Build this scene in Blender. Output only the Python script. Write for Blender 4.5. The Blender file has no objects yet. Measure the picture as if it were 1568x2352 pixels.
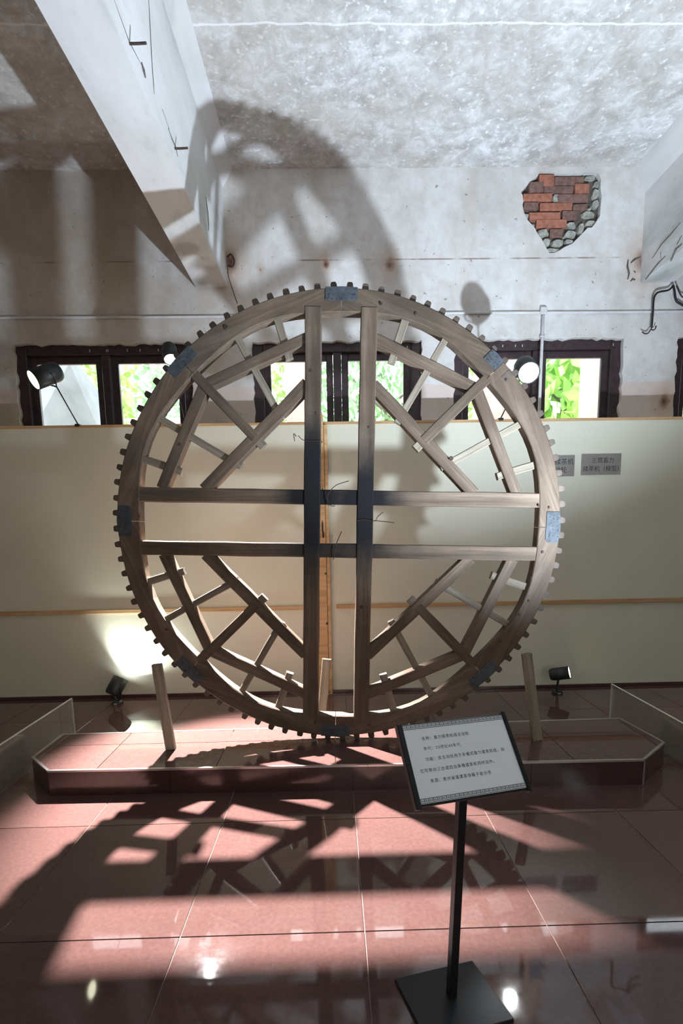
import bpy, bmesh, math, random
from mathutils import Vector, Matrix

# ------------------------------------------------------------------ camera
F_PX, Y0, PITCH, ROLL, YAW, EYE = 1147.5, 1370.6, 0.134, -0.018, 0.017, 1.40
def cam_axes():
    p, r, w = PITCH, ROLL, YAW
    f = Vector((math.sin(w), math.cos(w), 0)); R = Vector((math.cos(w), -math.sin(w), 0)); U = Vector((0, 0, 1))
    F2 = f*math.cos(p) - U*math.sin(p); U2 = U*math.cos(p) + f*math.sin(p)
    return R*math.cos(r) + U2*math.sin(r), U2*math.cos(r) - R*math.sin(r), F2
CR, CU, CF = cam_axes()
sc = bpy.context.scene
COL = sc.collection
cd = bpy.data.cameras.new('camera'); cam = bpy.data.objects.new('camera', cd); COL.objects.link(cam)
M = Matrix((CR, CU, -CF)).transposed().to_4x4(); M.translation = (0, 0, EYE)
cam.matrix_world = M
cd.sensor_fit = 'VERTICAL'; cd.sensor_height = 24; cd.lens = 24*F_PX/2352
cd.shift_y = (Y0-1176)/2352; cd.clip_start = 0.05
sc.camera = cam

# ------------------------------------------------------------------ world and exposure
sc.view_settings.view_transform = 'Standard'; sc.view_settings.look = 'None'
sc.view_settings.exposure = 0.0; sc.view_settings.gamma = 1.0; sc.view_settings.use_curve_mapping = False
w = bpy.data.worlds.new('sky'); sc.world = w; w.use_nodes = True
bg = w.node_tree.nodes['Background']; bg.inputs[0].default_value = (0.86, 0.93, 1.0, 1); bg.inputs[1].default_value = 8

# ------------------------------------------------------------------ lights of the room
def spot(name, loc, to, power, size_deg, blend=0.5, col=(1, 1, 1), radius=0.03):
    l = bpy.data.lights.new(name, 'SPOT'); l.energy = power; l.spot_size = math.radians(size_deg)
    l.spot_blend = blend; l.color = col; l.shadow_soft_size = radius
    o = bpy.data.objects.new(name, l); COL.objects.link(o); o.location = loc
    o.rotation_euler = (Vector(to)-Vector(loc)).to_track_quat('-Z', 'Y').to_euler()
    return o
# floor spotlight just right of the frame: throws the wheel's shadow on the ceiling
FRONT = (1.69, 1.60, 0.58)
spot('spot_light_front', FRONT, (0.85, 2.75, 4.38), 1050, 122, 1.0, (0.71, 0.84, 1.0), 0.035)
# area fill added behind the camera for partition and wheel; no doorway is modelled
al = bpy.data.lights.new('rear_fill_light', 'AREA'); al.shape = 'RECTANGLE'; al.size = 4.5; al.size_y = 2.6
al.energy = 50; al.color = (1.0, 0.94, 0.84)
ao = bpy.data.objects.new('rear_fill_light', al); COL.objects.link(ao)
ao.location = (1.8, -3.9, 2.2); ao.rotation_euler = (math.radians(90), 0, 0)

# ------------------------------------------------------------------ helpers
def at(px, py, axis, val):
    """point of the plane {axis = val} that the photograph shows at pixel px, py"""
    d = CF + CR*(px-784)/F_PX - CU*(py-Y0)/F_PX
    o = Vector((0, 0, EYE)); t = (val-o[axis])/d[axis]
    return o + d*t
RND = random.Random(7)

def tag(o, label=None, cat=None, group=None, kind=None):
    if label: o['label'] = label
    if cat: o['category'] = cat
    if group: o['group'] = group
    if kind: o['kind'] = kind
    return o
def empty(name, loc, label=None, cat=None, group=None, kind=None, mat=None):
    o = bpy.data.objects.new(name, None); COL.objects.link(o); o.empty_display_size = 0.05
    if mat is not None: o.matrix_world = mat
    else: o.location = loc
    bpy.context.view_layer.update()
    return tag(o, label, cat, group, kind)
def link(name, me, mat, parent=None, local=None, smooth=False):
    """links mesh; local = matrix_basis (in the parent's frame)"""
    if mat is not None and len(me.materials) == 0: me.materials.append(mat)
    if smooth:
        for p in me.polygons: p.use_smooth = True
    o = bpy.data.objects.new(name, me); COL.objects.link(o)
    if parent is not None: o.parent = parent
    if local is not None: o.matrix_basis = local
    return o
def mesh(bm, name='m'):
    me = bpy.data.meshes.new(name); bmesh.ops.recalc_face_normals(bm, faces=bm.faces); bm.to_mesh(me); bm.free(); return me
def wobj(name, bm, mat, parent=None, smooth=False, origin=None):
    """bm is in world space: recentre it on its own middle, then link"""
    vs = [v.co for v in bm.verts]
    if origin is None:
        origin = Vector([(min(v[i] for v in vs)+max(v[i] for v in vs))/2 for i in range(3)])
    origin = Vector(origin)
    bmesh.ops.translate(bm, verts=bm.verts, vec=-origin)
    loc = Matrix.Translation(origin)
    if parent is not None:
        pm = parent.matrix_basis.copy() if parent.parent is None else parent.parent.matrix_basis @ parent.matrix_basis
        loc = pm.inverted() @ loc
    return link(name, mesh(bm, name), mat, parent, loc, smooth)
def bbox(bm, a, b, bevel=0.0, seg=1):
    c = [(a[i]+b[i])/2 for i in range(3)]; s = [abs(b[i]-a[i]) for i in range(3)]
    r = bmesh.ops.create_cube(bm, size=1, matrix=Matrix.Translation(c) @ Matrix.Diagonal((*s, 1)))
    if bevel > 0:
        es = list({e for v in r['verts'] for e in v.link_edges})
        bmesh.ops.bevel(bm, geom=es, offset=bevel, segments=seg, affect='EDGES')
def box(a, b, bevel=0.0, seg=1):
    bm = bmesh.new(); bbox(bm, a, b, bevel, seg); return bm
def prism(poly, vec):
    """polygon (list of 3D points) extruded along vec"""
    bm = bmesh.new(); n = len(poly); vec = Vector(vec)
    A = [bm.verts.new(p) for p in poly]; B = [bm.verts.new(Vector(p)+vec) for p in poly]
    bm.faces.new(A); bm.faces.new(B[::-1])
    for i in range(n): bm.faces.new((A[i], A[(i+1) % n], B[(i+1) % n], B[i]))
    return bm
def tube(bm, pts, r, n=8, close_ends=True):
    pts = [Vector(p) for p in pts]; rings = []
    for i, p in enumerate(pts):
        d = (pts[min(i+1, len(pts)-1)]-pts[max(i-1, 0)]).normalized()
        a = d.orthogonal().normalized() if i == 0 else (rings[-1][1] - d*rings[-1][1].dot(d)).normalized()
        b = d.cross(a); rr = r[i] if isinstance(r, (list, tuple)) else r
        rings.append(([bm.verts.new(p + a*rr*math.cos(2*math.pi*k/n) + b*rr*math.sin(2*math.pi*k/n)) for k in range(n)], a))
    for (r0, _), (r1, _) in zip(rings, rings[1:]):
        for k in range(n): bm.faces.new((r0[k], r0[(k+1) % n], r1[(k+1) % n], r1[k]))
    if close_ends: bm.faces.new(rings[0][0][::-1]); bm.faces.new(rings[-1][0])
def smooth_path(pts, n=6):
    pts = [Vector(p) for p in pts]; P = [pts[0]]+pts+[pts[-1]]; out = []
    for i in range(1, len(P)-2):
        for k in range(n):
            t = k/n; a, b, c, d = P[i-1], P[i], P[i+1], P[i+2]
            out.append(0.5*((2*b)+(-a+c)*t+(2*a-5*b+4*c-d)*t*t+(-a+3*b-3*c+d)*t**3))
    out.append(pts[-1]); return out
def lathe(prof, n=24, mat4=None):
    bm = bmesh.new(); rings = []
    for r, z in prof:
        rings.append([bm.verts.new((r*math.cos(2*math.pi*k/n), r*math.sin(2*math.pi*k/n), z)) for k in range(n)] if r > 1e-6 else [bm.verts.new((0, 0, z))])
    for a, b in zip(rings, rings[1:]):
        for k in range(n):
            k2 = (k+1) % n
            if len(a) > 1 and len(b) > 1: bm.faces.new((a[k], a[k2], b[k2], b[k]))
            elif len(a) > 1: bm.faces.new((a[k], a[k2], b[0]))
            elif len(b) > 1: bm.faces.new((a[0], b[k2], b[k]))
    if mat4 is not None: bmesh.ops.transform(bm, matrix=mat4, verts=bm.verts)
    return bm
def clip(poly, a, b, c):
    """keep the side a*x+b*y<=c of a 2D polygon"""
    out = []
    for i in range(len(poly)):
        p, q = poly[i], poly[(i+1) % len(poly)]; fp = a*p[0]+b*p[1]-c; fq = a*q[0]+b*q[1]-c
        if fp <= 0: out.append(p)
        if (fp < 0 < fq) or (fq < 0 < fp):
            t = fp/(fp-fq); out.append((p[0]+(q[0]-p[0])*t, p[1]+(q[1]-p[1])*t))
    return out

# ------------------------------------------------------------------ materials
class NT:
    def __init__(s, name):
        s.m = bpy.data.materials.new(name); s.m.use_nodes = True; s.t = s.m.node_tree; s.b = s.t.nodes['Principled BSDF']
    def n(s, typ, **kw):
        nd = s.t.nodes.new(typ)
        for k, v in kw.items():
            if k.startswith('i_'): 
                key = k[2:].replace('_', ' '); nd.inputs[int(key) if key.isdigit() else key].default_value = v
            else: setattr(nd, k, v)
        return nd
    def l(s, a, b): s.t.links.new(a, b)
    def coord(s, which='Object', scale=(1, 1, 1), rot=(0, 0, 0)):
        if which == 'World': o = s.n('ShaderNodeNewGeometry').outputs['Position']
        else: o = s.n('ShaderNodeTexCoord').outputs[which]
        mp = s.n('ShaderNodeMapping'); mp.inputs['Scale'].default_value = scale; mp.inputs['Rotation'].default_value = rot
        s.l(o, mp.inputs[0]); return mp.outputs[0]
    def noise(s, vec, scale=5, detail=4, rough=0.55, dist=0.0):
        nd = s.n('ShaderNodeTexNoise'); nd.inputs['Scale'].default_value = scale; nd.inputs['Detail'].default_value = detail
        nd.inputs['Roughness'].default_value = rough; nd.inputs['Distortion'].default_value = dist; s.l(vec, nd.inputs['Vector']); return nd.outputs[0]
    def ramp(s, fac, stops):
        nd = s.n('ShaderNodeValToRGB'); cr = nd.color_ramp
        while len(cr.elements) < len(stops): cr.elements.new(0.5)
        for e, (p, c) in zip(cr.elements, stops):
            e.position = p; e.color = (*c, 1) if isinstance(c, tuple) else (c, c, c, 1)
        s.l(fac, nd.inputs[0]); return nd.outputs[0]
    def mix(s, fac, a, b, mode='MIX'):
        nd = s.n('ShaderNodeMix', data_type='RGBA', blend_type=mode)
        for v, k in ((fac, 0), (a, 6), (b, 7)):
            if hasattr(v, 'links'): s.l(v, nd.inputs[k])
            elif k == 0: nd.inputs[0].default_value = v
            else: nd.inputs[k].default_value = (*v, 1)
        return nd.outputs[2]
    def math(s, op, a, b=0.0, clamp=False):
        nd = s.n('ShaderNodeMath', operation=op, use_clamp=clamp)
        for v, k in ((a, 0), (b, 1)):
            if hasattr(v, 'links'): s.l(v, nd.inputs[k])
            else: nd.inputs[k].default_value = v
        return nd.outputs[0]
    def near(s, p, r0, r1, scale=(1, 1, 1), noise_amt=0.0):
        """1 inside r0 of the world point p, 0 beyond r1"""
        g = s.n('ShaderNodeNewGeometry').outputs['Position']
        sub = s.n('ShaderNodeVectorMath', operation='SUBTRACT'); s.l(g, sub.inputs[0]); sub.inputs[1].default_value = p
        mu = s.n('ShaderNodeVectorMath', operation='MULTIPLY'); s.l(sub.outputs[0], mu.inputs[0]); mu.inputs[1].default_value = scale
        ln = s.n('ShaderNodeVectorMath', operation='LENGTH'); s.l(mu.outputs[0], ln.inputs[0]); d = ln.outputs['Value']
        if noise_amt:
            nz = s.noise(g, 14, 5, 0.65); d = s.math('ADD', d, s.math('MULTIPLY', s.math('SUBTRACT', nz, 0.5), noise_amt))
        mr = s.n('ShaderNodeMapRange'); s.l(d, mr.inputs[0]); mr.inputs[1].default_value = r0; mr.inputs[2].default_value = r1
        mr.inputs[3].default_value = 1; mr.inputs[4].default_value = 0; return mr.outputs[0]
    def bump(s, h, strength=0.3, dist=0.01):
        nd = s.n('ShaderNodeBump'); nd.inputs['Strength'].default_value = strength; nd.inputs['Distance'].default_value = dist
        s.l(h, nd.inputs['Height']); s.l(nd.outputs[0], s.b.inputs['Normal'])
    def base(s, c):
        if hasattr(c, 'links'): s.l(c, s.b.inputs['Base Color'])
        else: s.b.inputs['Base Color'].default_value = (*c, 1)
    def rough(s, r):
        if hasattr(r, 'links'): s.l(r, s.b.inputs['Roughness'])
        else: s.b.inputs['Roughness'].default_value = r
def plain(name, col, rough=0.6, metal=0.0, var=0.15, scale=8):
    t = NT(name); v = t.coord('World'); nz = t.noise(v, scale, 4)
    d = tuple(c*(1-var) for c in col); u = tuple(min(1, c*(1+var)) for c in col)
    t.base(t.ramp(nz, [(0.3, d), (0.7, u)])); t.rough(rough); t.b.inputs['Metallic'].default_value = metal; return t.m
def emis(name, col, strength):
    t = NT(name); t.base((0.8, 0.8, 0.8)); t.b.inputs['Emission Color'].default_value = (*col, 1)
    t.b.inputs['Emission Strength'].default_value = strength; return t.m

PLANE_W = 4.60      # face of the window wall
PLANE_P = 4.18      # face of the cream partition
CEIL = 4.38; BEAM_Z = 3.47
STAIN = [((0.60-1.42, PLANE_W, 3.66), 0.0)]

def plaster_wall():
    t = NT('old_wall_plaster'); v = t.coord('World')
    big = t.noise(v, 1.3, 6, 0.6); fine = t.noise(v, 9, 6, 0.65)
    c = t.ramp(big, [(0.3, (0.50, 0.49, 0.47)), (0.5, (0.66, 0.65, 0.63)), (0.7, (0.76, 0.76, 0.75))])
    c = t.mix(t.ramp(fine, [(0.35, 0.35), (0.6, 0.0)]), c, (0.42, 0.38, 0.33))
    # the lower strip was painted pink
    sep = t.n('ShaderNodeSeparateXYZ'); t.l(t.n('ShaderNodeNewGeometry').outputs['Position'], sep.inputs[0])
    zz = t.math('ADD', sep.outputs[2], t.math('MULTIPLY', t.noise(v, 3, 2), 0.05))
    lo = t.math('LESS_THAN', zz, 2.675)
    c = t.mix(t.math('MULTIPLY', lo, 0.7), c, (0.66, 0.52, 0.46))
    # water stains running down
    sv = t.coord('World', (2.2, 1, 0.35)); c = t.mix(t.ramp(t.noise(sv, 1.6, 5, 0.6), [(0.52, 0.0), (0.75, 0.45)]), c, (0.45, 0.38, 0.29))
    lx = t.n('ShaderNodeMapRange'); t.l(sep.outputs[0], lx.inputs[0]); lx.inputs[1].default_value = -1.2; lx.inputs[2].default_value = -0.6; lx.inputs[3].default_value = 1; lx.inputs[4].default_value = 0
    dm = t.math('MULTIPLY', lx.outputs[0], t.ramp(t.noise(t.coord('World', (1.1, 1, 0.7)), 1.7, 6, 0.65), [(0.32, 0.0), (0.62, 0.75)]))
    c = t.mix(dm, c, (0.40, 0.33, 0.235))
    # dark specks
    sp = t.noise(v, 26, 3, 0.5); c = t.mix(t.ramp(sp, [(0.70, 0.0), (0.76, 0.7)]), c, (0.16, 0.13, 0.11))
    # scored horizontal line at the old formwork joint
    zl = t.math('ABSOLUTE', t.math('SUBTRACT', sep.outputs[2], 3.675))
    ln = t.math('MULTIPLY', t.math('LESS_THAN', zl, 0.006), t.ramp(t.noise(t.coord('World', (1.4, 1, 1)), 1.8, 3), [(0.48, 0.0), (0.56, 0.75)]))
    c = t.mix(ln, c, (0.22, 0.14, 0.10))
    # rust where old fixings sit
    for (px, py), r in (((527, 602), 0.085), ((748, 606), 0.035), ((895, 608), 0.05), ((598, 620), 0.022), ((1524, 922), 0.06), ((1478, 600), 0.10)):
        p = at(px, py, 1, PLANE_W)
        c = t.mix(t.math('MULTIPLY', t.near(p, 0.0, r*2.3, (1, 1, 0.62), 0.06), 0.55), c, (0.42, 0.22, 0.10))
        c = t.mix(t.near(p, 0.0, r, (1, 1, 0.8), 0.06), c, (0.13, 0.045, 0.025))
    t.base(c); t.rough(0.9); t.bump(t.math('ADD', big, t.math('MULTIPLY', fine, 0.35)), 0.35, 0.02); return t.m
def ceiling_mat():
    t = NT('mottled_ceiling_limewash'); v = t.coord('World')
    big = t.noise(v, 0.9, 5, 0.6); mid = t.noise(v, 7, 7, 0.72, 0.4); fl = t.noise(v, 24, 4, 0.6)
    c = t.ramp(mid, [(0.36, (0.40, 0.39, 0.37)), (0.50, (0.56, 0.56, 0.55)), (0.64, (0.76, 0.77, 0.78))])
    c = t.mix(t.ramp(fl, [(0.56, 0.0), (0.68, 0.8)]), c, (0.90, 0.91, 0.92))
    c = t.mix(t.ramp(big, [(0.42, 0.5), (0.62, 0.0)]), c, (0.40, 0.36, 0.30))
    sep = t.n('ShaderNodeSeparateXYZ'); t.l(t.n('ShaderNodeNewGeometry').outputs['Position'], sep.inputs[0])
    for yy in (3.42,):
        dl = t.math('ABSOLUTE', t.math('SUBTRACT', t.math('ADD', sep.outputs[1], t.math('MULTIPLY', t.noise(v, 6, 2), 0.04)), yy))
        c = t.mix(t.math('MULTIPLY', t.math('LESS_THAN', dl, 0.007), 0.55), c, (0.88, 0.88, 0.88))
    t.base(c); t.rough(0.92); t.bump(mid, 0.3, 0.01); return t.m
def beam_mat():
    t = NT('limewashed_beam'); v = t.coord('World', (1, 0.45, 1)); big = t.noise(v, 2.0, 5, 0.6); fine = t.noise(v, 14, 5, 0.6)
    c = t.ramp(big, [(0.32, (0.40, 0.42, 0.40)), (0.46, (0.62, 0.62, 0.60)), (0.66, (0.74, 0.74, 0.74))])
    c = t.mix(t.ramp(fine, [(0.62, 0.0), (0.74, 0.4)]), c, (0.42, 0.40, 0.36))
    t.base(c); t.rough(0.9); t.bump(big, 0.2, 0.01); return t.m
def wood(name, dark, mid, light, blotch=0.5, char=False, seedscale=1.0, rough=0.72):
    t = NT(name); v = t.coord('Object', (1.3, 26, 26)); g = t.noise(v, 1.0, 6, 0.6, 0.6)
    v2 = t.coord('World', (1, 1, 1)); b = t.noise(v2, 2.7*seedscale, 4, 0.6); f = t.noise(t.coord('Object', (3, 60, 60)), 2, 4, 0.6)
    c = t.ramp(g, [(0.3, dark), (0.5, mid), (0.72, light)])
    c = t.mix(t.ramp(f, [(0.55, 0.0), (0.75, 0.45)]), c, tuple(x*0.5 for x in dark))
    c = t.mix(t.ramp(b, [(0.38, blotch), (0.6, 0.0)]), c, tuple(x*0.55 for x in dark))
    ri = t.n('ShaderNodeObjectInfo').outputs['Random']; k = t.ramp(ri, [(0.0, 0.82), (1.0, 1.12)])
    c = t.mix(1.0, c, k, 'MULTIPLY')
    # knots
    kn = t.n('ShaderNodeTexVoronoi'); kn.inputs['Scale'].default_value = 3.3; t.l(t.coord('World', (1.7, 1.7, 1.7)), kn.inputs['Vector'])
    c = t.mix(t.ramp(kn.outputs['Distance'], [(0.045, 0.85), (0.075, 0.0)]), c, (0.05, 0.03, 0.02))
    if char:
        for p, sc_ in char:
            c = t.mix(t.near(p, 0.13, 0.32, sc_, 0.10), c, (0.009, 0.009, 0.011))
    t.base(c); t.rough(rough); t.bump(g, 0.25, 0.004); t.b.inputs['Specular IOR Level'].default_value = 0.3; return t.m
def tile_mat(name, a, b, rough=0.04):
    t = NT(name); v = t.coord('World'); n1 = t.noise(v, 60, 3, 0.6); n2 = t.noise(v, 1.5, 4)
    c = t.ramp(n1, [(0.15, a), (0.95, b)])
    c = t.mix(t.ramp(n2, [(0.4, 0.0), (0.7, 0.18)]), c, tuple(x*0.7 for x in a))
    ri = t.n('ShaderNodeObjectInfo').outputs['Random']; c = t.mix(1.0, c, t.ramp(ri, [(0, 0.92), (1, 1.08)]), 'MULTIPLY')
    t.base(c); d = t.noise(v, 5, 6, 0.7); t.rough(t.ramp(d, [(0.35, rough*0.6), (0.75, rough*1.8)]))
    t.b.inputs['IOR'].default_value = 1.72; t.bump(t.noise(v, 2.2, 2), 0.03, 0.01); return t.m
def glass_mat(name, tint=(1, 1, 1), refl=1.0, dirt=0.02):
    t = NT(name); t.t.nodes.remove(t.b); out = t.t.nodes['Material Output']
    tr = t.n('ShaderNodeBsdfTransparent'); tr.inputs[0].default_value = (*tint, 1)
    gl = t.n('ShaderNodeBsdfGlossy'); gl.inputs['Roughness'].default_value = 0.01
    df = t.n('ShaderNodeBsdfDiffuse'); df.inputs[0].default_value = (0.7, 0.72, 0.7, 1)
    fr = t.n('ShaderNodeFresnel'); fr.inputs[0].default_value = 1.5
    m1 = t.n('ShaderNodeMixShader'); t.l(t.math('MULTIPLY', fr.outputs[0], refl, True), m1.inputs[0]); t.l(tr.outputs[0], m1.inputs[1]); t.l(gl.outputs[0], m1.inputs[2])
    m2 = t.n('ShaderNodeMixShader'); m2.inputs[0].default_value = dirt; t.l(m1.outputs[0], m2.inputs[1]); t.l(df.outputs[0], m2.inputs[2])
    t.l(m2.outputs[0], out.inputs[0]); return t.m

MAT = dict(
    wall=plaster_wall(), ceil=ceiling_mat(), beam=beam_mat(),
    cream=plain('cream_board_paint', (0.62, 0.615, 0.495), 0.45, 0, 0.05, 1.5),
    tile=tile_mat('polished_red_brown_tile', (0.086, 0.045, 0.039), (0.132, 0.073, 0.066)),
    fascia=tile_mat('dark_red_brown_tile', (0.055, 0.026, 0.025), (0.085, 0.042, 0.040), 0.16),
    grout=plain('tile_grout', (0.24, 0.17, 0.14), 0.8),
    darkwood=plain('dark_brown_window_paint', (0.040, 0.024, 0.027), 0.42, 0, 0.35, 20),
    pine=wood('new_pine_batten', (0.42, 0.25, 0.11), (0.56, 0.36, 0.18), (0.66, 0.46, 0.26), 0.1),
    brick_a=plain('orange_red_brick', (0.34, 0.135, 0.088), 0.95, 0, 0.3, 30),
    brick_b=plain('dull_brown_brick', (0.18, 0.105, 0.085), 0.95, 0, 0.35, 30),
    mortar=plain('grey_lime_mortar', (0.33, 0.33, 0.29), 0.95, 0, 0.4, 22),
    hole=plain('dark_mortar_recess', (0.10, 0.085, 0.07), 0.95, 0, 0.4, 22),
    black=plain('black_powder_coat', (0.010, 0.012, 0.015), 0.38, 0, 0.1),
    lampblack=plain('black_lamp_housing', (0.016, 0.020, 0.020), 0.45, 0, 0.1),
    iron=plain('rusty_iron', (0.07, 0.045, 0.035), 0.7, 0.4, 0.4, 40),
    cable=plain('black_cable_sheath', (0.012, 0.012, 0.014), 0.5),
    conduit=plain('white_conduit', (0.60, 0.60, 0.60), 0.5),
    steel=plain('galvanised_joint_plate', (0.060, 0.072, 0.084), 0.6, 0.1, 0.35, 25),
    trim=plain('aluminium_edge_strip', (0.62, 0.60, 0.58), 0.28, 0.85, 0.1),
    inox=plain('brushed_steel_plaque', (0.42, 0.40, 0.37), 0.3, 0.6, 0.06),
    paper=plain('printed_sign_sheet', (0.84, 0.92, 0.97), 0.4, 0, 0.02),
    ink=plain('black_ink', (0.035, 0.04, 0.05), 0.6), greyink=plain('grey_ink', (0.15, 0.16, 0.19), 0.6),
    glass=glass_mat('window_glass', (0.97, 0.99, 0.98), 0.7, 0.01),
    guard=glass_mat('acrylic_guard', (0.93, 0.94, 0.91), 0.45, 0.07),
    edge=plain('polished_acrylic_edge', (0.72, 0.75, 0.62), 0.3),
    lens=emis('lit_lamp_lens', (1.0, 1.0, 0.72), 9.0), lensb=emis('bright_white_lamp_lens', (0.95, 0.98, 1.0), 3.5), lensw=emis('lit_white_lamp_lens', (0.90, 0.96, 1.0), 22.0),
    pinkwall=plain('pink_render', (0.72, 0.50, 0.46), 0.9), ground=plain('pale_earth_yard', (0.62, 0.55, 0.45), 0.95),
    tarp=plain('grey_white_tarpaulin', (0.27, 0.31, 0.35), 0.6, 0, 0.25, 2.2),
    leaf_a=plain('bright_green_leaf', (0.34, 0.60, 0.14), 0.5, 0, 0.35, 3), leaf_b=plain('mid_green_leaf', (0.25, 0.46, 0.22), 0.5, 0, 0.35, 3),
    bark=plain('grey_bark', (0.22, 0.19, 0.16), 0.9))

# ------------------------------------------------------------------ room shell
X0, X1, Y1 = -5.0, 6.2, -4.0
TW, TD = 0.645, 0.69
fl = wobj('floor', box((X0, Y1, -0.15), (X1, PLANE_W+0.3, -0.004)), MAT['grout'], origin=(0, 0, 0)); tag(fl, kind='structure')
gap = 0.0022
tm = None
i0 = math.floor((X0+0.558)/TW); j0 = math.floor((Y1-1.58)/TD)
for i in range(i0, i0+19):
    for j in range(j0, j0+13):
        xa, ya = -0.558+i*TW, 1.58+j*TD
        xa2, ya2 = xa+TW, min(ya+TD, PLANE_W)
        if xa < X0-0.01 or xa2 > X1+0.3 or ya > PLANE_W-0.1 or ya < Y1-0.01: continue
        if tm is None:
            tm = mesh(box((gap, gap, -0.004), (TW-gap, TD-gap, 0.0), 0.0006), 'tile')
            tm.materials.append(MAT['tile'])
        o = bpy.data.objects.new('tile', tm); COL.objects.link(o); o.parent = fl; o.location = (xa, ya, 0)
tag(wobj('ceiling', box((X0, Y1, CEIL), (X1, PLANE_W+0.3, CEIL+0.15)), MAT['ceil']), kind='structure')
tag(wobj('wall_left', box((X0-0.2, Y1, 0), (X0, PLANE_W+0.3, CEIL)), MAT['wall']), kind='structure')
tag(wobj('wall_right', box((X1, Y1, 0), (X1+0.2, PLANE_W+0.3, CEIL)), MAT['wall']), kind='structure')
tag(wobj('wall_front', box((X0-0.2, Y1-0.2, 0), (X1+0.2, Y1, CEIL)), MAT['wall']), kind='structure')

# window wall: a plaster skin with ragged openings
WIN = [(-2.713, -1.192), (-0.660, 0.816), (1.110, 2.599), (3.078, 4.57)]
WTOP, WBOT = 3.022, 1.95
HOLE = [(475,150),(570,148),(670,146),(690,168),(880,172),(1075,165),(1100,150),(1200,156),(1290,170),(1325,250),(1318,360),(1335,480),(1322,620),(1310,760),(1255,850),(1200,920),(1140,925),(1040,1030),(930,1140),(820,1190),(745,1240),(680,1270),(610,1272),(560,1190),(530,1130),(505,1080),(440,990),(400,910),(330,840),(300,800),(262,720),(250,670),(240,600),(252,560),(240,470),(215,430),(300,340),(340,285),(390,245),(450,210)]
def hp_(x, y, yy=PLANE_W): return at(1160+x/6.03, 370+y/6.03, 1, yy)
def skin():
    bm = bmesh.new(); loops = []
    xo = [X0-0.1, X1+0.1]; loops.append([(xo[0], -0.05), (xo[1], -0.05), (xo[1], CEIL+0.05), (xo[0], CEIL+0.05)])
    rr = random.Random(3)
    for a, b in WIN:
        L = []; n = 34
        for k in range(n): L.append((a+(b-a)*k/n, WBOT))
        for k in range(26): L.append((b+rr.uniform(-.009, .009), WBOT+(WTOP-WBOT)*k/26+(0.001 if k else 0)))
        for k in range(n): L.append((b-(b-a)*k/n, WTOP+rr.uniform(-.010, .010)))
        for k in range(26): L.append((a+rr.uniform(-.009, .009), WTOP-(WTOP-WBOT)*k/26))
        loops.append(L)
    loops.append([(p.x, p.z) for p in (hp_(*q) for q in HOLE)])
    E_ = []
    for L in loops:
        vs = [bm.verts.new((x, PLANE_W, z)) for x, z in L]
        for k in range(len(vs)): E_.append(bm.edges.new((vs[k], vs[(k+1) % len(vs)])))
    bmesh.ops.triangle_fill(bm, edges=E_, use_beauty=True)
    r = bmesh.ops.extrude_face_region(bm, geom=list(bm.faces))
    bmesh.ops.translate(bm, verts=[v for v in r['geom'] if isinstance(v, bmesh.types.BMVert)], vec=(0, 0.045, 0))
    return bm
wall = tag(wobj('wall_back', skin(), MAT['wall'], origin=(0, PLANE_W, 0)), kind='structure')

# the hole: recess back, bricks, rubble
c0, c1 = hp_(180, 120), hp_(1380, 1320)
wobj('mortar_bed', box((c0.x, PLANE_W+0.047, c1.z), (c1.x, PLANE_W+0.10, c0.z)), MAT['hole'], wall)
BR = [(475,165,690,330,'a'),(700,185,1112,312,'b'),(330,275,538,425,'b'),(552,322,962,425,'b'),(972,300,1175,430,'a'),(256,432,660,542,'a'),(740,435,1165,560,'b'),
      (268,548,470,668,'b'),(492,556,945,662,'a'),(955,572,1150,668,'b'),(345,682,778,800,'a'),(805,672,1005,800,'b'),(440,792,862,910,'a'),(635,920,812,1038,'b')]
for x0, y0, x1, y1, k in BR:
    a, b = hp_(x0+3, y0+3), hp_(x1-3, y1-3); bm = box((a.x, PLANE_W+0.006+RND.uniform(0, .014), b.z), (b.x, PLANE_W+0.06, a.z), 0.004, 1)
    for v in bm.verts: v.co += Vector((RND.uniform(-.004, .004), RND.uniform(-.003, .003), RND.uniform(-.003, .003)))
    wobj('brick', bm, MAT['brick_'+k], wall)
CH = [(1110,165,1290,240),(1245,250,1325,340),(1225,350,1318,500),(1205,510,1322,640),(1080,670,1262,765),(1118,780,1290,905),(850,832,1003,930),(1020,830,1110,1010),(665,430,780,548),
      (820,945,1010,1060),(455,925,620,1030),(520,1040,640,1180),(655,1050,820,1180),(560,1190,760,1262),(830,1070,960,1140),(255,690,340,800),(545,300,665,345),(1030,1000,1110,1060),(1140,640,1200,670),(350,850,430,900),(1160,905,1230,930)]
for x0, y0, x1, y1 in CH:
    a, b = hp_(x0, y0), hp_(x1, y1); cx, cz = (a.x+b.x)/2, (a.z+b.z)/2; rx, rz = abs(b.x-a.x)/2, abs(a.z-b.z)/2
    n = 8; pts = []
    for k in range(n):
        an = 2*math.pi*(k+0.5)/n; q = RND.uniform(0.80, 1.12)
        pts.append((cx+rx*q*max(-1, min(1, 1.25*math.cos(an))), PLANE_W+0.055, cz+rz*q*max(-1, min(1, 1.25*math.sin(an)))))
    dz = RND.uniform(0.026, 0.046); bm = prism(pts, (0, -dz, 0))
    for v in bm.verts:
        if v.co.y < PLANE_W+0.05: v.co.x = cx+(v.co.x-cx)*0.82; v.co.z = cz+(v.co.z-cz)*0.8; v.co.y += RND.uniform(-.006, .006)
    wobj('rubble', bm, MAT['mortar'], wall)

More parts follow.
